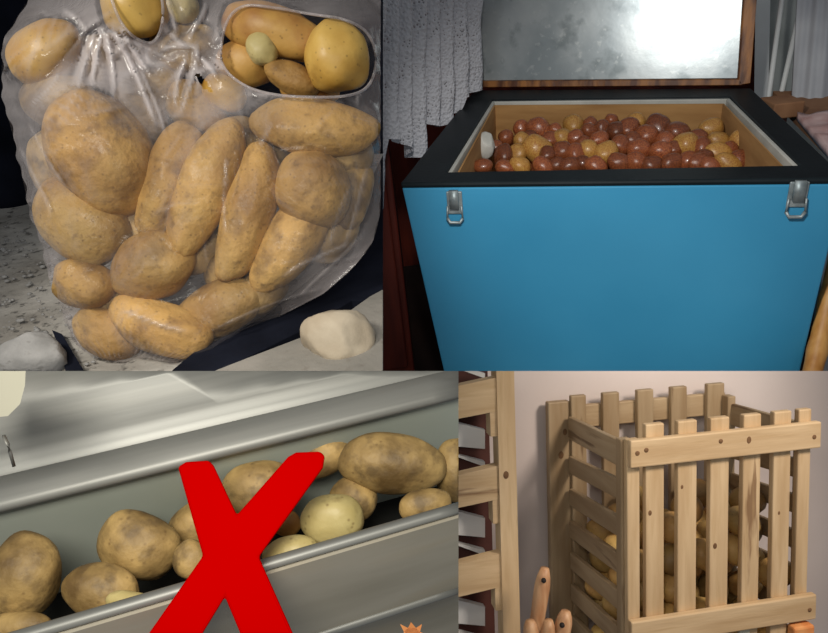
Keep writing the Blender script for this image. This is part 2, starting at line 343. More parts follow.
HOLES = [[(221, 50), (226, 70), (246, 86), (272, 94), (305, 97), (345, 96), (368, 86), (376, 60), (368, 34), (345, 20), (310, 14), (275, 8), (245, 6), (228, 20)],
         [(104, -29), (110, -6), (120, 20), (133, 36), (150, 43), (160, 32), (163, 10), (160, -12), (160, -29)],
         [(196, 73), (203, 79), (213, 91), (209, 92), (200, 84)]]
def smooth_poly(p, n=6):
    out = []
    for i in range(len(p)):
        p0, p1, p2, p3 = (Vector((*p[(i + k) % len(p)], 0)) for k in (-1, 0, 1, 2))
        for j in range(n):
            t = j / n
            q = .5 * ((2 * p1) + (p2 - p0) * t + (2 * p0 - 5 * p1 + 4 * p2 - p3) * t * t + (3 * p1 - p0 - 3 * p2 + p3) * t ** 3)
            out.append((q.x, q.y))
    return out
HP = [smooth_poly(h) for h in HOLES]
def inside(x, y, poly):
    c = False; j = len(poly) - 1
    for i in range(len(poly)):
        if (poly[i][1] > y) != (poly[j][1] > y) and x < (poly[j][0] - poly[i][0]) * (y - poly[i][1]) / (poly[j][1] - poly[i][1]) + poly[i][0]: c = not c
        j = i
    return c
def nearest(x, y, poly):
    best = (1e9, 0, 0)
    for i in range(len(poly)):
        x0, y0 = poly[i]; x1, y1 = poly[(i + 1) % len(poly)]; dx, dy = x1 - x0, y1 - y0
        t = max(0, min(1, ((x - x0) * dx + (y - y0) * dy) / (dx * dx + dy * dy + 1e-9))); qx, qy = x0 + t * dx, y0 + t * dy
        d = math.hypot(x - qx, y - qy)
        if d < best[0]: best = (d, qx, qy)
    return best
zlook = {}
for i in range(NR):
    for j in range(NC):
        for hp in HP:
            if hp[0][0] - 200 < gx[i, j] < hp[0][0] + 200:
                d, qx, qy = nearest(gx[i, j], gy[i, j], hp) if min(abs(gx[i, j] - q[0]) + abs(gy[i, j] - q[1]) for q in hp[::3]) < 14 else (9, 0, 0)
                if d < 1.5: gx[i, j], gy[i, j] = qx, qy
bm = BM(); SC = D0 / F
# film opacity: raised where gathered; creases and lower right whitened to imitate lit plastic
free = np.clip((z - obst - 4) / 14, 0, 1)
gat = np.exp(-(((gx - 150) / 105) ** 2 + ((gy - 55) / 52) ** 2)) * .75 + np.exp(-(((gx - 335) / 45) ** 2 + ((gy - 262) / 55) ** 2)) * .30
fold_sheen = .03 * free + gat * 1.25 * (.25 + .6 * free) + .42 * np.clip(CREASE / 9 - .15, 0, 1) + .10 * np.clip((30 - np.abs(gx - 225)) / 30, 0, 1) * np.clip((70 - np.abs(gy - 90)) / 70, 0, 1)
FL_ = bm.verts.layers.float.new('fold_sheen')
V = [[bm.verts.new(P(gx[i, j], gy[i, j], D0 - z[i, j] * SC)) for j in range(NC)] for i in range(NR)]
for i in range(NR):
    for j in range(NC): V[i][j][FL_] = float(fold_sheen[i, j])
for i in range(NR - 1):
    for j in range(NC - 1):
        cx, cy = gx[i:i+2, j:j+2].mean(), gy[i:i+2, j:j+2].mean()
        if not any(inside(cx, cy, hp) for hp in HP): bm.faces.new((V[i][j], V[i+1][j], V[i+1][j+1], V[i][j+1]))
bmesh.ops.delete(bm, geom=[v for v in bm.verts if not v.link_faces], context='VERTS')
bag = setp(empty('plastic_bag', P(190, 362, D0)), 'large clear plastic bag full of big tan potatoes, open at the top', 'bag')
bpy.context.view_layer.update()
W2 = Matrix.Translation(-Vector(bag.location))
def shift(bm, mw=W2):
    bm.transform(mw); return bm
link('front_film', shift(bm), m_film, bag, True)
# back sheet
bm = BM(); NB = 40; rows = []
for i in range(NB):
    y = -30 + 395 * i / (NB - 1); l, r = np.interp(y, LY, LX), np.interp(y, RY, RX); row = []
    for j in range(NB):
        s = j / (NB - 1); e = (1 - (2 * s - 1) ** 4) * (1 - max(0, (y - 330) / 35) ** 2)
        row.append(bm.verts.new(P(l + (r - l) * s, y, D0 + (4 + (40 + 4 * noise.noise(Vector((s * 6, y * .03, 2)))) * e) * SC)))
    rows.append(row)
for i in range(NB - 1):
    for j in range(NB - 1): bm.faces.new((rows[i][j], rows[i][j+1], rows[i+1][j+1], rows[i+1][j]))
link('back_film', shift(bm), m_film, bag, True)
for hp in HP[:2]:
    bm = BM(); pts = []
    for (x, y) in hp:
        k = np.argmin((gx - x) ** 2 + (gy - y) ** 2); pts.append(P(x, y, D0 - (z.flat[k] + 1) * SC))
    tube(bm, pts + pts[:1], .0016, 6)
    setp(link('rolled_rim', shift(bm), m_film2, bag, True), 'thickened torn rim of the bag opening')
# ground under the bag
zg = P(150, 362, .765).z
bm = BM(); NG = 110; a0, a1 = P(0, 371, .8), P(383, 371, .8)
grid = []
for i in range(NG):
    row = []
    for j in range(NG):
        p = PZ(-70 + 480 * j / (NG - 1), 395 - 330 * (i / (NG - 1)), zg)
        n = noise.noise(p * 9) * .006 + noise.noise(p * 40) * .0025
        row.append(bm.verts.new((p.x, p.y, zg - .004 + n)))
    grid.append(row)
for i in range(NG - 1):
    for j in range(NG - 1): bm.faces.new((grid[i][j], grid[i][j+1], grid[i+1][j+1], grid[i+1][j]))
gg = bmesh.ops.extrude_face_region(bm, geom=bm.faces[:])
for v in gg['geom']:
    if isinstance(v, bmesh.types.BMVert): v.co.z = zg - .04
g = link('floor', bm, m_ground, None, True, cut=[CUTX1, neg(CUTY)]); g['kind'] = 'structure'
# black sheet in the gap right of the bag, pale cement slab
def flat(name, poly, m, z0, th, cut=(), sub=0, wob=0):
    bm = BM(); pts = [PZ(x, y, z0) for x, y in poly]
    hexa(bm, [p - Vector((0, 0, th)) for p in pts], pts)
    return link(name, bm, m, None, False, cut=list(cut), bev=.001)
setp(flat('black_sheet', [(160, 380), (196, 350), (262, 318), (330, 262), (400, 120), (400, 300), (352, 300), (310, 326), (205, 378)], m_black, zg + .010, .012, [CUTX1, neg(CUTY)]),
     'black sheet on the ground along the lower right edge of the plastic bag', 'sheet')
setp(flat('cement_slab', [(400, 280), (370, 296), (325, 328), (262, 352), (205, 374), (200, 392), (400, 392)], m_cement2, zg + .017, .02, [CUTX1, neg(CUTY)]),
     'pale grey cement slab at the lower right of the bag, under the cream stone', 'slab')
def rock(seed, a, b, c, planes=9, ch=.8):
    rnd = random.Random(seed); bm = BM(); bmesh.ops.create_icosphere(bm, subdivisions=4, radius=1)
    nn = [Vector((rnd.gauss(0,1), rnd.gauss(0,1), rnd.gauss(0,1))).normalized() for _ in range(planes)]
    for v in bm.verts:
        for n in nn:
            k = v.co.dot(n) - ch
            if k > 0: v.co -= n * k * .9
        v.co *= 1 + .05 * noise.noise(v.co * 3)
        v.co = Vector((v.co.x * a, v.co.y * b, v.co.z * c))
    return bm
def place_rock(name, px, py, a, b, ang, m, seed, label, cat, d, cut=None, ch=.8, c=None):
    k = d / F; mw = Matrix.Translation(P(px, py, d)) @ cam_rot(ang).to_4x4()
    setp(link(name, rock(seed, a * k, b * k, (c or min(a, b)) * k, ch=ch), m, None, True, mw, cut=cut), label, cat)
dz = lambda px, py: (PZ(px, py, zg) - CAM).dot(M3 @ Vector((0, 0, -1)))
place_rock('stone', 338, 337, 38, 31, -8, m_palestone, 5, 'rounded cream-coloured stone on the pale cement slab, right of the bag', 'stone', dz(338, 352) - .02, ch=.84)
place_rock('stone', 32, 354, 42, 27, 12, m_stone, 12, 'angular grey stone on the ground at the bag\'s lower left corner', 'stone', dz(32, 366) - .015, cut=[neg(CUTY)], ch=.68)
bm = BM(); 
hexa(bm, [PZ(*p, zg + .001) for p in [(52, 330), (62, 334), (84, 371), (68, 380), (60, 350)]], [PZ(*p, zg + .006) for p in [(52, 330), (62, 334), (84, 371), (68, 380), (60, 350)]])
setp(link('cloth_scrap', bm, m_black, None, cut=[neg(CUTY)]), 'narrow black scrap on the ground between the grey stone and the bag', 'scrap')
bm = BM(); rnd = random.Random(3)
for k in range(230):
    p = PZ(rnd.uniform(-30, 110), rnd.uniform(225, 371), zg + .002); s = rnd.uniform(.0012, .0042)
    r = bmesh.ops.create_icosphere(bm, subdivisions=1, radius=s)
    for v in r['verts']: v.co = Vector((v.co.x * rnd.uniform(.7, 1.6), v.co.y, v.co.z * .6)) + p
setp(link('gravel', bm, m_stone, None, True, cut=[neg(CUTY)]), 'loose grey gravel crumbs on the ground left of the bag', 'gravel', kind='stuff')
# black cloth behind the bag
bm = BM(); nA = M3 @ Vector((0, 0, 1)); rows = []
fwd = Vector((0, 1, 0)); p0 = PZ(10, 204, zg)
for i in range(30):
    row = []
    for j in range(90):
        x = -120 + 540 * j / 89; b0 = PP(x, 200, p0, Vector((.12, -1, 0))); 
        zz = zg - .01 + .62 * i / 29
        row.append(bm.verts.new((b0.x, b0.y + .014 * math.sin(j * .5) + .01 * noise.noise(Vector((j * .2, i * .1, 1))), zz)))
    rows.append(row)
for i in range(29):
    for j in range(89): bm.faces.new((rows[i][j], rows[i][j+1], rows[i+1][j+1], rows[i+1][j]))
gg = bmesh.ops.extrude_face_region(bm, geom=bm.faces[:])
for v in gg['geom']:
    if isinstance(v, bmesh.types.BMVert): v.co.y += .006
setp(link('black_cloth', bm, m_black, None, True, cut=[CUTX1]), 'black cloth hanging behind the plastic bag', 'cloth')
# ================================================================== CHEST FREEZER ROOM
ZT = .85
zt_probe = 1.05 / 447 * F
FL, FR, BL, BR = PZ(400, 183, ZT), PZ(847, 178, ZT), PZ(474, 90, ZT), PZ(751, 88, ZT)
IFL, IFR, IBL, IBR = PZ(447, 172, ZT), PZ(800, 165, ZT), PZ(492, 100, ZT), PZ(730, 97, ZT)
fn = (FR - FL).cross(Vector((0, 0, 1))).normalized(); bn = (BR - BL).cross(Vector((0, 0, 1))).normalized()
def down(p, q, n):                                        # extend the edge p->q down to the floor
    return p + (q - p) * (p.z / (p.z - q.z))
gl = PP(443, 371, FL, fn); gr = PP(801, 371, FL, fn)
DL, DR = down(FL, gl, fn), down(FR, gr, fn)
EL, ER = DL + (BL - FL) , DR + (BR - FR)
fz = setp(empty('chest_freezer', (DL + DR + EL + ER) / 4), 'old blue chest freezer with black rim and raised metal lid, filled with potatoes', 'freezer')
bpy.context.view_layer.update(); WF = Matrix.Translation(-Vector(fz.location))
RIMH = .014
def lerp(a, b, t): return a + (b - a) * t
tl, tr, ul, ur = (lerp(FL, DL, RIMH / ZT), lerp(FR, DR, RIMH / ZT), lerp(BL, EL, RIMH / ZT), lerp(BR, ER, RIMH / ZT))
cen = (FL + FR + BL + BR) / 4
def inset(p, k):
    c = cen.copy(); c.z = p.z; return p + (c - p) * k
bm = BM()                                                  # hollow blue body
def ring4(pts): return [bm.verts.new(p) for p in pts]
zi = ZT - .5
o_t = ring4([inset(p, .003) for p in (tl, tr, ur, ul)]); o_b = ring4([inset(p, .003) for p in (DL, DR, ER, EL)])
dn = lambda p, z: Vector((p.x, p.y, z))
i_t = ring4([dn(p, tl.z) for p in (IFL, IFR, IBR, IBL)]); i_b = ring4([dn(inset(p, .03), zi) for p in (IFL, IFR, IBR, IBL)])
for k in range(4):
    n = (k + 1) % 4
    bm.faces.new((o_b[k], o_b[n], o_t[n], o_t[k])); bm.faces.new((o_t[k], o_t[n], i_t[n], i_t[k])); bm.faces.new((i_t[k], i_t[n], i_b[n], i_b[k]))
bm.faces.new(o_b[::-1]); bm.faces.new(i_b)
link('body', shift(bm, WF), m_blue, fz, bev=.004)
bm = BM()                                                  # rim
o_t = ring4([FL, FR, BR, BL]); i_t = ring4([IFL, IFR, IBR, IBL])
o_b = ring4([tl, tr, ur, ul]); i_b = ring4([dn(p, tl.z) for p in (IFL, IFR, IBR, IBL)])
for k in range(4):
    n = (k + 1) % 4
    bm.faces.new((o_t[k], o_t[n], i_t[n], i_t[k])); bm.faces.new((o_b[k], o_b[n], o_t[n], o_t[k])); bm.faces.new((i_t[k], i_t[n], i_b[n], i_b[k])); bm.faces.new((o_b[k], o_b[n], i_b[n], i_b[k]))
link('rim', shift(bm, WF), m_rim, fz, bev=.006)
bm = BM()                                                  # pale liner edge
ins = [dn(p, ZT - .004) for p in (IFL, IFR, IBR, IBL)]; ci = sum(ins, Vector()) / 4
o_t = ring4(ins); i_t = ring4([p + (ci - p).normalized() * .014 for p in ins]); i_b = ring4([dn(p + (ci - p).normalized() * .015, ZT - .30) for p in ins]); o_b = ring4([dn(p, ZT - .30) for p in ins])
for k in range(4):
    n = (k + 1) % 4
    bm.faces.new((o_t[k], o_t[n], i_t[n], i_t[k])); bm.faces.new((i_t[k], i_t[n], i_b[n], i_b[k])); bm.faces.new((o_b[k], o_b[n], o_t[n], o_t[k])); bm.faces.new((o_b[k], o_b[n], i_b[n], i_b[k]))
link('liner', shift(bm, WF), m_liner, fz, bev=.002)
# latches
fdir = (FR - FL).normalized(); fo = -fn if fn.y > 0 else fn
if fo.y > 0: fo = -fo
for (px, py) in ((455, 205), (797, 197)):
    q = PP(px, py, tl, fn); vd = (gl - FL).normalized(); vd = Vector((0, 0, -1))
    L_ = setp(bpy.data.objects.new('latch', None), None); COL.objects.link(L_); L_.parent = fz; L_.location = q - fz.location
    def lb(x0, x1, z0, z1, y0, y1):
        bm = BM(); v = []
        hexa(bm, [fdir * x + fo * y0 + Vector((0, 0, zz)) for x, zz in ((x0, z0), (x1, z0), (x1, z1), (x0, z1))],
                 [fdir * x + fo * y1 + Vector((0, 0, zz)) for x, zz in ((x0, z0), (x1, z0), (x1, z1), (x0, z1))])
        return bm
    bpy.data.objects.remove(L_)
    bm = lb(-.019, .019, -.022, .035, -.006, .004)
    pl = link('latch', bm, m_latch, fz, bev=.002); pl.location = q - fz.location
    pl['label'] = 'small steel latch'
    bm = lb(-.011, .011, -.005, .040, .004, .014); tube(bm, [fdir * -.019 + fo * .010 + Vector((0, 0, -.03)), fdir * -.012 + fo * .012 + Vector((0, 0, -.041)), fdir * .012 + fo * .012 + Vector((0, 0, -.041)), fdir * .019 + fo * .01 + Vector((0, 0, -.03))], .004, 8)
    tube(bm, [fdir * -.017 + fo * .008 + Vector((0, 0, .0)), fdir * -.019 + fo * .01 + Vector((0, 0, -.031))], .0025, 6); tube(bm, [fdir * .017 + fo * .008 + Vector((0, 0, .0)), fdir * .019 + fo * .01 + Vector((0, 0, -.031))], .0025, 6)
    c = link('latch_handle', bm, m_latch, pl, True); 
# lid
if bn.y > 0: bn = -bn
lidn = (bn + Vector((0, 0, math.tan(math.radians(11))))).normalized()
def lq(px, py, off=0): return PP(px, py, BL + Vector((0, .0, 0)), lidn) + Vector((0, off, 0))
def panel(name, poly, y0, y1, m, bev=.002):
    bm = BM(); pts = [lq(*p) for p in poly]; hexa(bm, [p + Vector((0, y1, 0)) for p in pts], [p + Vector((0, y0, 0)) for p in pts])
    return link(name, shift(bm, WF), m, fz, bev=bev)
panel('lid', [(478, 86), (744, 84), (760, -70), (460, -70)], .035, .09, m_redwood)
setp(panel('lid_panel', [(479, 82), (741, 80), (751, -62), (467, -62)], .022, .037, m_steel), 'mottled galvanised inner sheet of the lid')
panel('lid_strip', [(478, 88), (744, 86), (742, 80), (479, 82)], .01, .05, m_oldwood)
panel('lid_strip', [(740, 86), (752, 84), (764, -66), (750, -66)], .01, .06, m_oldwood)
panel('lid_strip', [(477, 87), (480.5, 86), (466, -66), (461, -66)], .015, .05, m_oldwood)
# cardboard box inside
bc = [PZ(455, 177, ZT - .012), PZ(788, 171, ZT - .012), PZ(724, 103.5, ZT - .012), PZ(494, 105, ZT - .012)]
bcen = sum(bc, Vector()) / 4
bm = BM(); zb = ZT - .32
A = ring4(bc); B = ring4([p + (bcen - p) * .012 for p in bc]); C_ = ring4([dn(p + (bcen - p) * .012, zb + .005) for p in bc]); Dd = ring4([dn(p, zb) for p in bc])
for k in range(4):
    n = (k + 1) % 4
    bm.faces.new((A[k], A[n], B[n], B[k])); bm.faces.new((B[k], B[n], C_[n], C_[k])); bm.faces.new((Dd[k], Dd[n], A[n], A[k]))
bm.faces.new(C_); bm.faces.new(Dd[::-1])
setp(link('cardboard_box', bm, m_card), 'large open brown cardboard box lining the blue freezer, full of small potatoes', 'box')
# potatoes in the box
PX = [(506,138,7,7),(521,128,7,7.5),(539,129,11,9.5),(521,140,7,7),(504,156,9,11),(518,153,7.5,8.5),(537,149,13.5,11),(562,138,8.5,8.5),(573,125,8.5,9),(576,139,8,8),
 (589,131,7,7),(602,129,7.5,8),(562,152,9,9),(575,154,9,9),(588,151,9,9),(606,153,11,10),(599,141,9,8),(617,132,9,9),(520,166,10,8),(544,167,11,8),(570,166,10,8),
 (628,130,10,10),(636,122,8,8),(647,137,10,10),(657,128,11,12),(676,134,10.5,10),(686,146,11,11),(711,129,10.5,8.5),(718,141,10,8),(719,153,11.5,8),(742,144,10,12),
 (702,148,8,9),(620,146,9,9),(639,150,10,9),(637,163,10,8),(672,163,10,8),(661,152,10,9),(728,164,12,8),(620,163,11,8),(698,163,10,8),(596,166,10,8),(652,166,9,8),
 (611,121,6,6),(550,140,8,7),(548,155,8,8),(530,137,7,6),(665,141,8,8),(698,138,8,7),(688,161,9,8),(583,143,7,6),(632,141,8,8),(674,150,8,7),(704,158,8,7),(590,124,6,6),(555,130,6,6),(740,160,9,8),(710,166,9,7),(496,148,7,7),(505,168,9,7),(730,150,7,7),(583,164,8,7),(557,165,8,7)]
YEL = {(520,166),(518,153),(562,138),(711,129),(718,141),(719,153),(606,153),(573,125),(636,122),(537,149),(686,146),(742,144),(588,151),(521,140),(728,164)}
REDM = [potato_bm(500 + k, 1, .82, .78, 3, .1) for k in range(6)]
meshes = {}
for k, b_ in enumerate(REDM):
    for mm, nm in ((m_red, 'red'), (m_yel, 'yellow')):
        me = bpy.data.meshes.new('small_potato'); b_.to_mesh(me); me.materials.append(mm)
        me.polygons.foreach_set('use_smooth', [True] * len(me.polygons)); meshes[(k, nm)] = me
    b_.free()
bands = [(0, 134, 'back'), (134, 146, 'second from the back'), (146, 158, 'middle'), (158, 999, 'front')]
rnd = random.Random(11)
srt = sorted(PX, key=lambda q: q[0])
cnt = {}
for (x, y, a, b) in srt:
    bd = next(k for k, q in enumerate(bands) if q[0] <= y < q[1]); cnt[bd] = cnt.get(bd, 0) + 1
    kind = 'yellow' if (x, y) in YEL else 'red'
    zz = ZT - .105 + .055 * max(0, (168 - y)) / 45
    p = PZ(x, y, zz); k = (p - CAM).length / F
    o = bpy.data.objects.new('potato', meshes[(rnd.randrange(6), kind)]); COL.objects.link(o)
    o.location = p; s = k * 1.12; ang = 90 if b > a * 1.05 else rnd.uniform(-35, 35)
    big, sm = max(a, b), min(a, b)
    o.rotation_euler = (M3 @ Matrix.Rotation(math.radians(ang), 3, 'Z') @ Matrix.Rotation(rnd.uniform(0, 6), 3, 'X')).to_euler()
    o.scale = (big * s, sm * s / .8, sm * s / .8)
    setp(o, '%s potato in the freezer heap, %s row, %s from the left' % ('yellowish' if kind == 'yellow' else 'reddish', bands[bd][2] if bd != 1 else 'second', ORD[cnt[bd] - 1]), 'potato', 'small potatoes in the freezer')
k_ = 0
for r_, y in enumerate((132, 141, 150, 160, 172)):
    for c_ in range(11):
        x = 505 + c_ * 23 + (r_ % 2) * 9 + rnd.uniform(-2, 2)
        if x > 748: continue
        p = PZ(x, y + 8, ZT - .15); o = bpy.data.objects.new('potato', meshes[(rnd.randrange(6), 'red')]); COL.objects.link(o)
        o.location = p; o.scale = (.036,) * 3; o.rotation_euler = (rnd.uniform(0, 6), rnd.uniform(0, 6), rnd.uniform(0, 6))
        setp(o, 'dark red potato in the shaded lower layer of the freezer heap', 'potato', 'lower potatoes in the freezer')
# garlic-like white lump and potato beside it
p = PZ(485, 146, ZT - .06)
bm = rock(31, .034, .03, .042, ch=.82)
setp(link('white_lump', bm, m_liner, None, True, Matrix.Translation(p)), 'off-white lump inside the freezer at the left end of the heap', 'lump')
p = PZ(483, 166, ZT - .075); o = bpy.data.objects.new('potato', meshes[(2, 'red')]); COL.objects.link(o); o.location = p; o.scale = (.028, .03, .026)
setp(o, 'reddish potato in front of the off-white lump at the freezer\'s left end', 'potato', 'small potatoes in the freezer')
# room around the freezer
def slab(name, pts, off, m, cut=None, kind='structure', **k):
    bm = BM(); hexa(bm, [Vector(p) + Vector(off) for p in pts], [Vector(p) for p in pts]); o = link(name, bm, m, cut=cut)
    if kind: o['kind'] = kind
    return o
yb = max(BL.y, BR.y) + .40
slab('floor.001', [(-2.2, 1.22, 0), (3.2, 1.22, 0), (3.2, yb + .3, 0), (-2.2, yb + .3, 0)], (0, 0, -.05), m_floor)
slab('wall_back', [(-2.2, yb, 0), (3.2, yb, 0), (3.2, yb, 2.6), (-2.2, yb, 2.6)], (0, .06, 0), m_redwood)
# dark red wardrobe left of the freezer
wl = PZ(383, 190, 1.0)
wb = PP(392, 250, FL + Vector((-.10, .15, 0)), Vector((1, 0, 0)))
x1 = FL.x - .02
war = setp(empty('wardrobe', (x1 - .25, FL.y + .6, 0)), 'dark red wooden cabinet left of the blue freezer, behind the lace curtain', 'cabinet')
bm = BM(); box(bm, -.25, .25, -.25, .25, .0, 1.25); link('body', bm, m_redwood, war, bev=.006)
bm = BM(); box(bm, -.27, .27, -.27, .27, 1.25, 1.29); link('top', bm, m_redwood, war, bev=.006)
bm = BM(); box(bm, -.23, .23, -.265, -.25, .08, 1.2); link('door', bm, m_redwood, war, bev=.006)
# lace curtain: scalloped hem rising to the right
bm = BM(); NCu, NRu = 160, 60
cb = {}
hem = [(370, 215), (386, 200), (388, 139), (396, 139), (404, 146), (412, 158), (420, 157), (428, 150), (429, 124), (436, 127), (444, 126), (452, 118), (459, 112), (461, 97), (468, 96), (476, 90)]
hx, hy = [h[0] for h in hem], [h[1] for h in hem]
ca = P(372, 100, 1.75); cbb = P(474, 90, 2.35)
cn = (cbb - ca).cross(Vector((0, 0, 1))).normalized()
grid = []
for j in range(NCu):
    x = 360 + (478 - 360) * j / (NCu - 1); yb_ = np.interp(x, hx, hy); colv = []
    for i in range(NRu):
        y = -45 + (yb_ + 45) * i / (NRu - 1)
        p = PP(x, y, ca, cn); w = .022 * math.sin(j * .33 + .6 * math.sin(i * .05)) + .008 * noise.noise(Vector((j * .1, i * .08, 0)))
        colv.append(bm.verts.new(p + cn * w))
    grid.append(colv)
for j in range(NCu - 1):
    for i in range(NRu - 1): bm.faces.new((grid[j][i], grid[j+1][i], grid[j+1][i+1], grid[j][i+1]))
setp(link('lace_curtain', bm, m_lace, None, True), 'white lace curtain with scalloped hem hanging left of the raised lid', 'curtain')
# right of the lid: door trim, two white rods, grey cloth, boxes
def at2(px, py, d): return P(px, py, d)
bm = BM(); hexa(bm, [P(754, 105, 2.55), P(768, 105, 2.55), P(771, -30, 2.55), P(756, -30, 2.55)], [P(754, 105, 2.59), P(768, 105, 2.59), P(771, -30, 2.59), P(756, -30, 2.59)])
o = link('trim_1', bm, m_whitepaint); o['kind'] = 'structure'
for (a_, b_, lb) in (((786, -30), (768, 100), 'slender white rod leaning beside the lid, left one of two'), ((809, -30), (780, 99), 'slender white rod leaning beside the lid, right one of two')):
    bm = BM(); tube(bm, [P(*a_, 2.42), P(*b_, 2.30)], .008, 10); setp(link('white_rod', bm, m_whitepaint, None, True), lb, 'rod', 'white rods')
bm = BM(); rows = []
for i in range(30):
    row = []
    for j in range(60):
        x = lerp(792, 860, j / 59); top = -45; bot = np.interp(x, [792, 800, 828, 860], [98, 106, 128, 146]); y = top + (bot - top) * i / 29
        row.append(bm.verts.new(P(x + (i / 29 - 1) * -8, y, 2.22 - .05 * j / 59 + .010 * math.sin(j * .17 + i * .06) + .004 * math.sin(j * .6 + i * .1))))
    rows.append(row)
for i in range(29):
    for j in range(59): bm.faces.new((rows[i][j], rows[i][j+1], rows[i+1][j+1], rows[i+1][j]))
gg = bmesh.ops.extrude_face_region(bm, geom=bm.faces[:])
for v in gg['geom']:
    if isinstance(v, bmesh.types.BMVert): v.co.y += .005
setp(link('grey_cloth', bm, m_greycloth, None, True), 'plain grey cloth hanging at the far right behind the freezer', 'cloth')
slab('pale_screen', [P(764, 330, 2.75), P(900, 330, 2.75), P(900, -60, 2.62), P(764, -60, 2.62)], (0, .03, 0), m_screen, kind=None)
setp(bpy.data.objects['pale_screen'], 'dull dark grey screen standing behind the two white rods', 'screen')
# table beside the freezer carrying box and pink cloth
tz = ZT - .06
tb = [PZ(764, 92, tz), PZ(900, 92, tz), PZ(960, 185, tz), PZ(846, 176, tz)]
tabo = setp(empty('side_table', dn(sum(tb, Vector()) / 4, 0)), 'dark low table against the right side of the blue freezer', 'table')
bpy.context.view_layer.update(); WT = Matrix.Translation(-Vector(tabo.location))
bm = BM(); sh = Vector((.03, 0, 0)); hexa(bm, [p + sh - Vector((0, 0, .03)) for p in tb], [p + sh for p in tb]); link('table_top', shift(bm, WT), m_brownbox, tabo)
for q in tb:
    bm = BM(); c = dn(sum(tb, Vector()) / 4, 0); q2 = dn(q + sh, 0); q2 = q2 + (c - q2) * .12; box(bm, q2.x - .02, q2.x + .02, q2.y - .02, q2.y + .02, 0, tz - .03); link('leg', shift(bm, WT), m_redwood, tabo)
bm = BM(); p = PZ(779, 116, tz); box(bm, p.x - .035, p.x + .055, p.y - .03, p.y + .06, tz, tz + .045); setp(link('small_box', bm, m_brownbox, bev=.004), 'small brown box beside the freezer at the foot of the white rods', 'box')
bm = BM(); rows = []
for i in range(24):
    row = []
    for j in range(24):
        p = PZ(796 + 70 * j / 23 + i * 1.6, 120 + 45 * i / 23, tz); row.append(bm.verts.new(p + Vector((0, 0, .015 + .02 * abs(noise.noise(p * 12))))))
    rows.append(row)
for i in range(23):
    for j in range(23): bm.faces.new((rows[i][j], rows[i][j+1], rows[i+1][j+1], rows[i+1][j]))
gg = bmesh.ops.extrude_face_region(bm, geom=bm.faces[:])
for v in gg['geom']:
    if isinstance(v, bmesh.types.BMVert): v.co.z = tz + .001
setp(link('pink_cloth', bm, m_pink, None, True), 'crumpled pinkish cloth on the table right of the freezer rim', 'cloth')
# bamboo pole and pale board at lower right
bm = BM(); pa, pb = P(846, 225, 1.66), P(806, 400, 1.66); n = 14
pts = [lerp(pa, pb, k / n) for k in range(n + 1)]; tube(bm, pts, .022, 12, [1.12 if k % 4 == 2 else 1 for k in range(n + 1)])
setp(link('bamboo_pole', bm, m_bamboo, None, True), 'orange bamboo pole leaning against the freezer\'s right side', 'pole')
slab('grey_board', [P(824, 250, 1.72), P(900, 250, 1.72), P(900, 400, 1.72), P(812, 400, 1.72)], (0, .02, 0), m_greycloth, kind=None)
setp(bpy.data.objects['grey_board'], 'pale grey board behind the orange bamboo pole', 'board')
# ================================================================== METAL DRAWER WITH POTATOES
xl = Vector((2520, 533.5, -700)).normalized(); kz = Vector((0, 0, 1)); e1 = (kz - xl * kz.dot(xl)).normalized(); e2 = e1.cross(xl).normalized()
if e2.y < 0: e2 = -e2
th = math.radians(42); zl = (e2 * math.cos(th) + e1 * math.sin(th)).normalized(); yl = zl.cross(xl).normalized()
R3 = M3 @ Matrix((xl, yl, zl)).transposed()
OB = P(229, 575, .50)
MB_ = Matrix.Translation(OB) @ R3.to_4x4(); IB = MB_.inverted()
YB, ZB = R3 @ Vector((0, 1, 0)), R3 @ Vector((0, 0, 1))
def bl(px, py, z=None, y=None):                            # hit of the view ray with a plane of the drawer's own frame
    if z is not None: return IB @ PP(px, py, OB + ZB * z, ZB)
    return IB @ PP(px, py, OB + YB * y, YB)
DD = bl(229, 452, z=.0).y
drawer = setp(empty('metal_bin', mat=MB_), 'long grey metal drawer holding loose potatoes, with a bright rolled front edge', 'bin')
bpy.context.view_layer.update()
XA, XB_ = -.42, .45
def prof(name, pts, m, parent=drawer, closed=True, smooth=False, bev=0, cut=(CUTX2,)):
    """extrude a y,z outline along the drawer"""
    bm = BM(); NX = 24; rr = []
    for i in range(NX + 1):
        x = XA + (XB_ - XA) * i / NX; rr.append([bm.verts.new((x, y, z)) for y, z in pts])
    n = len(pts)
    for i in range(NX):
        for k in range(n): bm.faces.new((rr[i][k], rr[i][(k+1)%n], rr[i+1][(k+1)%n], rr[i+1][k]))
    bm.faces.new(rr[0]); bm.faces.new(rr[-1][::-1])
    return link(name, bm, m, parent, smooth, cut=list(cut), bev=bev)
ZF = -.13
lo = bl(404, 607, y=-.006).z
prof('front_panel', [(-.006, -.004), (-.006, lo), (.0, lo), (.002, ZF), (.008, ZF), (.006, -.004)], m_alu2)
def circ(cy, cz, r, n=12, sy=1): return [(cy + r * sy * math.cos(2*math.pi*k/n), cz + r * math.sin(2*math.pi*k/n)) for k in range(n)]
setp(prof('front_rim', circ(0, 0, .0036, sy=1.3), m_alu, smooth=True), 'bright rolled front edge')
prof('lower_rim', circ(-.006, lo, .004), m_alu, smooth=True)
prof('drawer_floor', [(.0, ZF), (DD + .02, ZF), (DD + .02, ZF - .006), (.0, ZF - .006)], m_binshade)
prof('back_panel', [(DD, ZF), (DD, .0), (DD + .006, .0), (DD + .006, ZF)], m_bin)
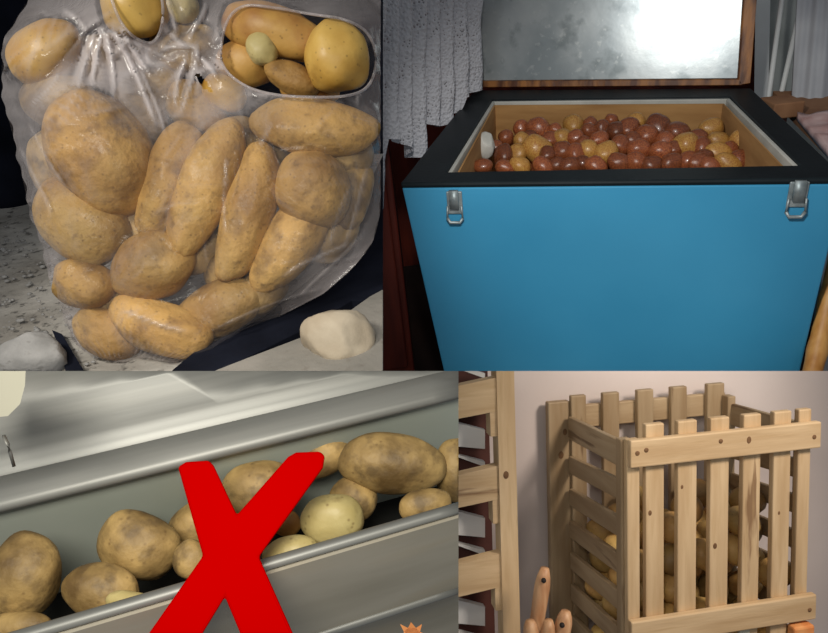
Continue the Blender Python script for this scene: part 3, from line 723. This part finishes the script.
# the metal cover above and behind the drawer
cover = setp(empty('metal_cabinet', mat=MB_), 'shiny grey metal cabinet with a cover sloping up behind the long potato drawer', 'cabinet')
bpy.context.view_layer.update()
lip = [(DD - .003, .000), (DD - .006, .002), (DD - .005, .006), (DD - .001, .009), (DD + .008, .0105), (DD + .02, .014), (DD + .02, .010), (DD + .004, .006), (DD + .001, .001)]
setp(prof('lip', lip, m_alu, cover, smooth=True, cut=(CUTX2, CUTY)), 'bright rounded lip')
prof('sheet', [(DD + .018, .013), (DD + .030, .014), (DD + .036, .022), (DD + .062, .044), (DD + .09, .074), (DD + .14, .13), (DD + .22, .24), (DD + .22, .23), (DD + .14, .12), (DD + .092, .066), (DD + .066, .038), (DD + .042, .016), (DD + .037, .007), (DD + .018, .006)], m_alu, cover, smooth=True, cut=(CUTX2, CUTY))
# shadow gap below the drawer: lower cabinet front
lowcab = prof('lower_panel', [(.012, ZF + .03), (.012, -.30), (.02, -.30), (.02, ZF - .01)], m_alu2, None, cut=())
lowcab.matrix_world = MB_
bpy.context.view_layer.update()
bmx = bmesh.new(); bmx.from_mesh(lowcab.data); nn_ = lowcab.data; 
inv = MB_.inverted(); bmesh.ops.bisect_plane(bmx, geom=bmx.verts[:] + bmx.edges[:] + bmx.faces[:], plane_co=inv @ CUTX2[0], plane_no=(MB_.to_3x3().transposed() @ CUTX2[1]).normalized(), clear_outer=True)
bmx.to_mesh(nn_); bmx.free(); lowcab.parent = cover; lowcab.matrix_parent_inverse = MB_.inverted()
lowcab.name = 'lower_panel'
GL = 'loose potatoes in the metal drawer'
def dpot(px, py, a, b, ang, z, m, lb, seed, taper=0, cut=None, bend=0):
    lump = .06
    p = MB_ @ bl(px, py, z=z); d = (p - CAM).dot(M3 @ Vector((0, 0, -1)))
    return potato(px, py, a, b, ang, d, m, lb, GL, seed, taper=taper, cut=cut, bend=bend, c=min(a, b) * .88, lump=lump)
dpot(24, 576, 42, 37, 78, -.018, m_dirty, 'large upright tan potato at the far left end of the drawer', 201)
dpot(100, 590, 38, 26, -8, -.020, m_dirty, 'tan potato with a cracked peeling skin near the drawer\'s front edge, left part', 202)
dpot(139, 545, 41, 33, -24, -.028, m_dirty, 'brown speckled potato behind the cracked one, left of the red cross', 203)
dpot(258, 490, 37, 29, 10, -.030, m_dirty, 'dark rough potato showing between the upper arms of the red cross', 204)
dpot(318, 458, 34, 20, 22, -.040, m_dirty, 'reddish-brown potato at the tip of the cross\'s upper right arm', 205)
dpot(392, 463, 54, 30, -3, -.018, m_dirty, 'largest brown potato on the right side of the drawer, pale at its right end', 206, taper=-.05)
dpot(332, 519, 32, 24, 4, -.012, m_pale, 'greenish-yellow oval potato right of the red cross, by the front edge', 207)
dpot(354, 498, 24, 20, -30, -.040, m_dirty, 'brown potato tucked behind the greenish-yellow one', 208)
dpot(291, 553, 29, 17, 12, -.012, m_pale, 'small flat pale potato at the front edge just right of the cross\'s centre', 209)
dpot(192, 560, 18, 20, 30, -.020, m_dirty, 'small brown potato peeking out left of the cross\'s centre', 210)
dpot(425, 505, 26, 16, 10, -.012, m_dirty, 'small brown potato at the front edge below the largest one', 211)
dpot(458, 470, 24, 32, 0, -.034, m_dirty, 'brown potato cut off by the right end of the drawer', 212, cut=[CUTX2])
dpot(16, 628, 36, 16, 5, -.020, m_dirty, 'dirty potato in the bottom left corner under the large upright one', 213)
dpot(284, 522, 18, 13, -20, -.035, m_rust, 'small reddish potato under the cross\'s right arm', 214)
dpot(195, 525, 26, 22, 40, -.05, m_dirty, 'shaded potato behind the cross\'s left arm', 215)
dpot(132, 604, 26, 12, -12, -.012, m_pale, 'pale peeled piece of potato lying against the cracked one', 216)
# red cross
def XP(px, py, off=0):
    d = .505 - (py - 455) * .00022 + off; return P(px, py, d)
out_ = [(178, 467), (186, 462), (209, 460.5), (214, 466), (237, 515), (288, 457), (296, 452.5), (320, 451.5), (325, 456), (323, 468), (259, 557), (296, 640), (318, 690), (262, 690), (243, 640), (225, 597), (203, 633), (166, 690), (104, 690), (147, 636), (203, 556)]
bm = BM(); hexa(bm, [XP(*p, .012) for p in out_], [XP(*p) for p in out_])
setp(link('red_cross', bm, m_X, bev=.0018), 'big flat bright red X-shaped cross standing over the drawer of potatoes', 'cross')
# cream bracket at top left, small hook
bm = BM(); pr = [(-40, 340), (27, 340), (25, 385), (20, 404), (8, 416), (-40, 421)]
dC = .44
hexa(bm, [P(x, y, dC + .03) for x, y in pr], [P(x, y, dC) for x, y in pr])
setp(link('cream_bracket', bm, m_cream, None, cut=[CUTY]), 'cream plastic bracket at the left end of the metal cover', 'bracket')
bm = BM(); tube(bm, [P(4, 436, .45), P(8, 444, .445), P(10, 452, .45), P(14, 466, .455)], .0012, 6); setp(link('wire_hook', bm, m_alu, None, True), 'thin wire hook below the cream bracket', 'hook')
# crinkled orange leaf below
bm = BM(); lf = [(402, 645), (404, 632), (400, 624), (408, 628), (411, 622), (416, 628), (422, 624), (420, 632), (426, 634), (420, 645)]
hexa(bm, [P(x, y, .437) for x, y in lf], [P(x, y, .435 + .002 * (k % 2)) for k, (x, y) in enumerate(lf)])
setp(link('orange_leaf', bm, m_leaf), 'tip of a jagged orange leaf at the bottom below the drawer', 'leaf')
# ================================================================== WOODEN CRATE BY THE WALL
rv = (-1.4536, .1057, .1845); tv = Vector((.3544, -.2039, -1.1656))
Rc = Matrix.Rotation(Vector(rv).length, 3, Vector(rv)); 
MC = Matrix.Translation(CAM + M3 @ tv) @ (M3 @ Rc).to_4x4()
crate = setp(empty('slatted_crate', mat=MC), 'tall slatted pine crate filled with potatoes, standing against the pinkish wall', 'crate')
bpy.context.view_layer.update()
CW_, CD, RH = .36, .256, .047; ZBm = -.60; ZFL = -.50
def cb_(name, m, x0, x1, y0, y1, z0, z1, parent=crate, bev=.0025, seed=0):
    bm = BM(); box(bm, x0, x1, y0, y1, z0, z1); return link(name, bm, m, parent, bev=bev)
T = .013
cb_('rail', wx, 0, CW_, -T, 0, -RH, 0)
cb_('rail', wx, 0, CW_, -T, 0, -.318 - RH, -.318)
for (u0, u1) in ((.0, .065), (.095, .19), (.26, .36), (.43, .53), (.605, .70), (.77, .865), (.905, .975)):
    tp = .021 if u0 > 0 else -.002
    cb_('slat', wz, u0 * CW_, u1 * CW_, 0, T, ZBm, tp)
for s in range(2): # back rails and slats
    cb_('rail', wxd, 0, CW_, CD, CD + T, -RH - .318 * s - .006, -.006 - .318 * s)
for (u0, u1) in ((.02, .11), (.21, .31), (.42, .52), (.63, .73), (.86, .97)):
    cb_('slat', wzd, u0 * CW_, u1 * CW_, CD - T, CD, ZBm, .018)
def sidez(k): return -.010 - .068 * k
for k in range(7):                                          # side boards, left and right
    z1 = sidez(k)
    sk = .013 if k == 0 else .027; hh = .036 if k else .046
    for x0 in (-.001, CW_ - T * .8):
        bm = BM(); hexa(bm, [(x0, T, z1 - hh), (x0, T, z1), (x0, CD - T, z1 - sk), (x0, CD - T, z1 - hh - sk)], [(x0 + T * .8, T, z1 - hh), (x0 + T * .8, T, z1), (x0 + T * .8, CD - T, z1 - sk), (x0 + T * .8, CD - T, z1 - hh - sk)])
        link('side_board', bm, wy, crate, bev=.002)
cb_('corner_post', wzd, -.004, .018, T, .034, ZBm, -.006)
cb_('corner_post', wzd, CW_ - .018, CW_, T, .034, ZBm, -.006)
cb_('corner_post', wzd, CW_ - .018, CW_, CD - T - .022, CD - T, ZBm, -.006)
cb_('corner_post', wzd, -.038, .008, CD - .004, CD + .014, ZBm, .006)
cb_('floor_board', wx, .0, CW_, T, CD - T, ZFL - .012, ZFL)
for (x, z) in ((.012, -.022), (.028, -.018), (CW_ - .014, -.026), (CW_ - .014, -.345), (.014, -.345), (.165, -.016)):
    bm = BM(); bmesh.ops.create_uvsphere(bm, u_segments=12, v_segments=6, radius=.0042)
    for v in bm.verts: v.co = Vector((v.co.x + x, v.co.y * .35 - T, v.co.z + z))
    link('screw', bm, m_knot, crate, True)
# knots in the boards
def knot(px, py, yl_, r=.0042, par=crate):
    q = MC.inverted() @ PP(px, py, MC @ Vector((0, yl_, 0)), MC.to_3x3() @ Vector((0, 1, 0))); bm = BM(); bmesh.ops.create_uvsphere(bm, u_segments=14, v_segments=8, radius=r)
    for v in bm.verts: v.co = Vector((v.co.x * .8 + q.x, v.co.y * .12 + q.y, v.co.z * 1.15 + q.z))
    link('knot', bm, m_knot, par, True)
for a in ((650, 513, 0, .0042), (682, 487, 0, .0032), (715, 546, 0, .0048), (779, 513, 0, .003), (749, 440, -T, .0055), (565, 432, CD - .004, .006), (561, 455, CD - .004, .007)): knot(*a)
# potatoes inside
cm = []
for k in range(6):
    b_ = potato_bm(700 + k, .034, .028, .027, 3, .1); me = bpy.data.meshes.new('crate_potato'); b_.to_mesh(me); b_.free(); me.materials.append(m_crp)
    me.polygons.foreach_set('use_smooth', [True] * len(me.polygons)); cm.append(me)
rnd = random.Random(5)
LAY = ['bottom', 'second', 'third', 'fourth', 'fifth', 'top']
ROWN = ['front row', 'middle row', 'back row']
for lz in range(6):
    for ry in range(3):
        for cx in range(5):
            if lz == 5 and (cx + ry) % 2 == 0: continue
            if ry == 0 and rnd.random() < .22: continue
            x = .048 + cx * .066 + (lz % 2) * .008 + rnd.uniform(-.003, .003); y = .050 + ry * .072 + rnd.uniform(-.003, .003); zz = ZFL + .028 + lz * .056 + rnd.uniform(-.003, .003)
            o = bpy.data.objects.new('potato', cm[rnd.randrange(6)]); COL.objects.link(o)
            o.matrix_world = MC @ Matrix.Translation((x, y, zz)) @ Matrix.Rotation(rnd.uniform(-.6, .6), 4, 'Z') @ Matrix.Rotation(rnd.uniform(-.5, .5), 4, 'Y') @ Matrix.Rotation(rnd.uniform(0, 6), 4, 'X')
            setp(o, 'potato in the slatted crate, %s layer, %s, %s from left' % (LAY[lz], ROWN[ry], ORD[cx]), 'potato', 'potatoes in the slatted crate')
# wall, floor of this corner
def cl(name, x0, x1, y0, y1, z0, z1, m, cut, kind='structure'):
    bm = BM(); box(bm, x0, x1, y0, y1, z0, z1); o = link(name, bm, m, None, mw=MC, cut=cut)
    if kind: o['kind'] = kind
    return o
cl('wall_back.001', -.32, .95, CD + .03, CD + .055, -.70, .25, m_wallp, [CUTY])
cl('floor.002', -.32, .55, -.25, CD + .03, ZBm - .035, ZBm - .0125, m_rackdark, None)
# pine rack at the left
def cxy(px, py, y): return MC.inverted() @ PP(px, py, MC @ Vector((0, y, 0)), MC.to_3x3() @ Vector((0, 1, 0)))
ry_ = .02
rack = setp(empty('pine_rack', mat=MC), 'pale pine rack with dark brown interior at the left edge of the wall', 'rack')
bpy.context.view_layer.update()
a = cxy(498.5, 450, ry_).x; b = cxy(516, 450, ry_).x; l = cxy(440, 450, ry_).x
CT = [CUTY]
def rb(name, m, x0, x1, y0, y1, z0, z1, lab=None):
    bm = BM(); box(bm, x0, x1, y0, y1, z0, z1); o = link(name, bm, m, rack, cut=CT, bev=0)
    if lab: o['label'] = lab
    return o
rb('post', wz, a, b, ry_, ry_ + .03, ZBm, .25)
rb('back_board', m_rackdark, l, a + .012, ry_ + .09, ry_ + .10, ZBm, .25, 'dark brown back board')
for k in range(4):
    y0p, y1p = 381 + 88.5 * k, 413 + 88.5 * k
    z1, z0 = cxy(478, y0p, ry_ + .004).z, cxy(478, y1p, ry_ + .004).z
    bm = BM(); sl = .10
    pts = [(l, z0 - sl * (a - l) * -.0 - .006), (a, z0), (a, z1 + .004), (l, z1 - .006)]
    pts = [(l, z0 + -.010), (a, z0), (a, z1 + .003), (l, z1 - .010)]
    hexa(bm, [(x, ry_ + .022, z) for x, z in pts], [(x, ry_ + .004, z) for x, z in pts]); link('cross_board', bm, wx, rack, cut=CT)
    rb('bracket', wx, a - .011, a, ry_ + .005, ry_ + .03, z0 - .042, z0)
    rb('bracket', wx, a - .042, a - .030, ry_ + .02, ry_ + .04, z0 - .004, z0 + .01)
    for (ya, yb2, h) in ((424, 432, 25), (456, 466, 8)):
        yy = ry_ + .06
        q = [cxy(452, ya - 2.5 + 88.5 * (k - 1), yy), cxy(485, ya + 6 + 88.5 * (k - 1), yy), cxy(485, ya + 6 + h + 88.5 * (k - 1) - (3 if h < 20 else 6), yy), cxy(452, ya + h - 3 - (6 if h < 20 else 0) + 88.5 * (k - 1), yy)]
        bm = BM(); hexa(bm, [v + Vector((0, .012, 0)) for v in q], q); link('panel', bm, m_rackwhite, rack, cut=CT)
knot(506, 475, ry_, .006, rack)
# wooden handles in a pot in front of crate
def handle(p0, p1, r, yv, lb, hole):
    A_, B_ = cxy(*p0, yv), cxy(*p1, yv); h = setp(empty('tool_handle', mat=MC @ Matrix.Translation(B_)), lb, 'handle', 'wooden tool handles')
    bpy.context.view_layer.update(); bm = BM(); n = 10; A_ = A_ - B_; 
    tube(bm, [A_.lerp(Vector(), k / n) for k in range(n + 1)], r * 1.3, 12, [.55, .86, 1, 1, .98, .95, .95, .98, 1, 1, 1]); link('grip', bm, m_handle, h, True)
    bm = BM(); q = cxy(*hole, yv) - B_; bmesh.ops.create_uvsphere(bm, u_segments=12, v_segments=8, radius=.004)
    for v in bm.verts: v.co = v.co * Vector((1, .4, 1.2)).length / 1.6 + q + Vector((0, -r * 1.2, 0))
    link('hole', bm, m_hole, h, True)
handle((545, 568), (532, 655), .0095, -.05, 'tallest reddish wooden tool handle with a dark hole, leaning by the crate', (541, 577))
handle((566, 611), (555, 670), .0100, -.09, 'short wooden tool handle with a dark hole, right of the tallest one', (559, 621))
handle((530, 621), (536, 680), .0100, -.08, 'orange-brown wooden handle end, leftmost at the bottom by the rack', (520, 680))
handle((549, 620), (546, 680), .0085, -.09, 'pale orange wooden handle end between the other handles', (548, 690))
q0, q1 = cxy(735, 622, .01), cxy(745, 640, .01)
cb_('foot_block', m_cream, q0.x, q1.x, -.004, .004, q1.z - .02, q0.z + .01)
bm = BM(); q = cxy(802, 634, -.012); box(bm, q.x - .022, q.x + .02, -.02, .0, q.z - .02, q.z + .018); o = link('orange_block', bm, m_leaf, None, mw=MC, bev=.004)
setp(o, 'orange block under the lower right corner of the slatted crate', 'block')
# ================================================================== LIGHT
wd = bpy.data.worlds.new('world'); sc.world = wd; wd.use_nodes = True
wd.node_tree.nodes['Background'].inputs[0].default_value = (.9, .95, 1, 1); wd.node_tree.nodes['Background'].inputs[1].default_value = .22
def spot(name, pos, tgt, power, size, cone=40, blend=.6, col=(1, 1, 1)):
    l = bpy.data.lights.new(name, 'SPOT'); l.energy = power; l.shadow_soft_size = size; l.spot_size = math.radians(cone); l.spot_blend = blend; l.color = col
    o = bpy.data.objects.new(name, l); COL.objects.link(o); o.location = pos
    o.rotation_euler = (Vector(tgt) - Vector(pos)).to_track_quat('-Z', 'Y').to_euler(); return o
def area(name, pos, tgt, power, sx, sy, col=(1, 1, 1), spread=180):
    l = bpy.data.lights.new(name, 'AREA'); l.shape = 'RECTANGLE'; l.size = sx; l.size_y = sy; l.energy = power; l.color = col; l.spread = math.radians(spread)
    o = bpy.data.objects.new(name, l); COL.objects.link(o); o.location = pos
    o.rotation_euler = (Vector(tgt) - Vector(pos)).to_track_quat('-Z', 'Y').to_euler(); return o
def camv(x, y, z): return CAM + M3 @ Vector((x, y, -z))
spot('added_spot_bag', camv(-.62, .42, .0), P(190, 190, .8), 23, .09, 46, .5, (1, .95, .85))  # added spot out of view, coned to light the bag alone
hitp = lq(618, 2); rv_ = (hitp - CAM).normalized(); rf = rv_ - 2 * rv_.dot(lidn) * lidn
lampp = hitp + rf * 1.95
spot('added_spot_freezer', camv(-.01, .47, .42), P(640, 190, 1.95), 56, .04, 56, .7, (1, .98, .94))  # added spot standing in for a flash, set to glint on the lid
area('added_area_drawer', camv(-.12, .16, -.10), P(240, 530, .55), 1.35, .35, .2, (1, .96, .86), 80)  # added area light beside the camera, for the drawer alone
spot('added_spot_crate', camv(.95, .55, .30), P(720, 500, 1.25), 72, .16, 46, .6, (1, .90, .79))  # added spot out of view on the right, for the crate corner alone
sc.view_settings.view_transform = 'Standard'; sc.view_settings.look = 'None'; sc.view_settings.gamma = 1; sc.view_settings.use_curve_mapping = False
sc.view_settings.exposure = 0
sc.cycles.use_denoising = True
sc.cycles.transparent_max_bounces = 16
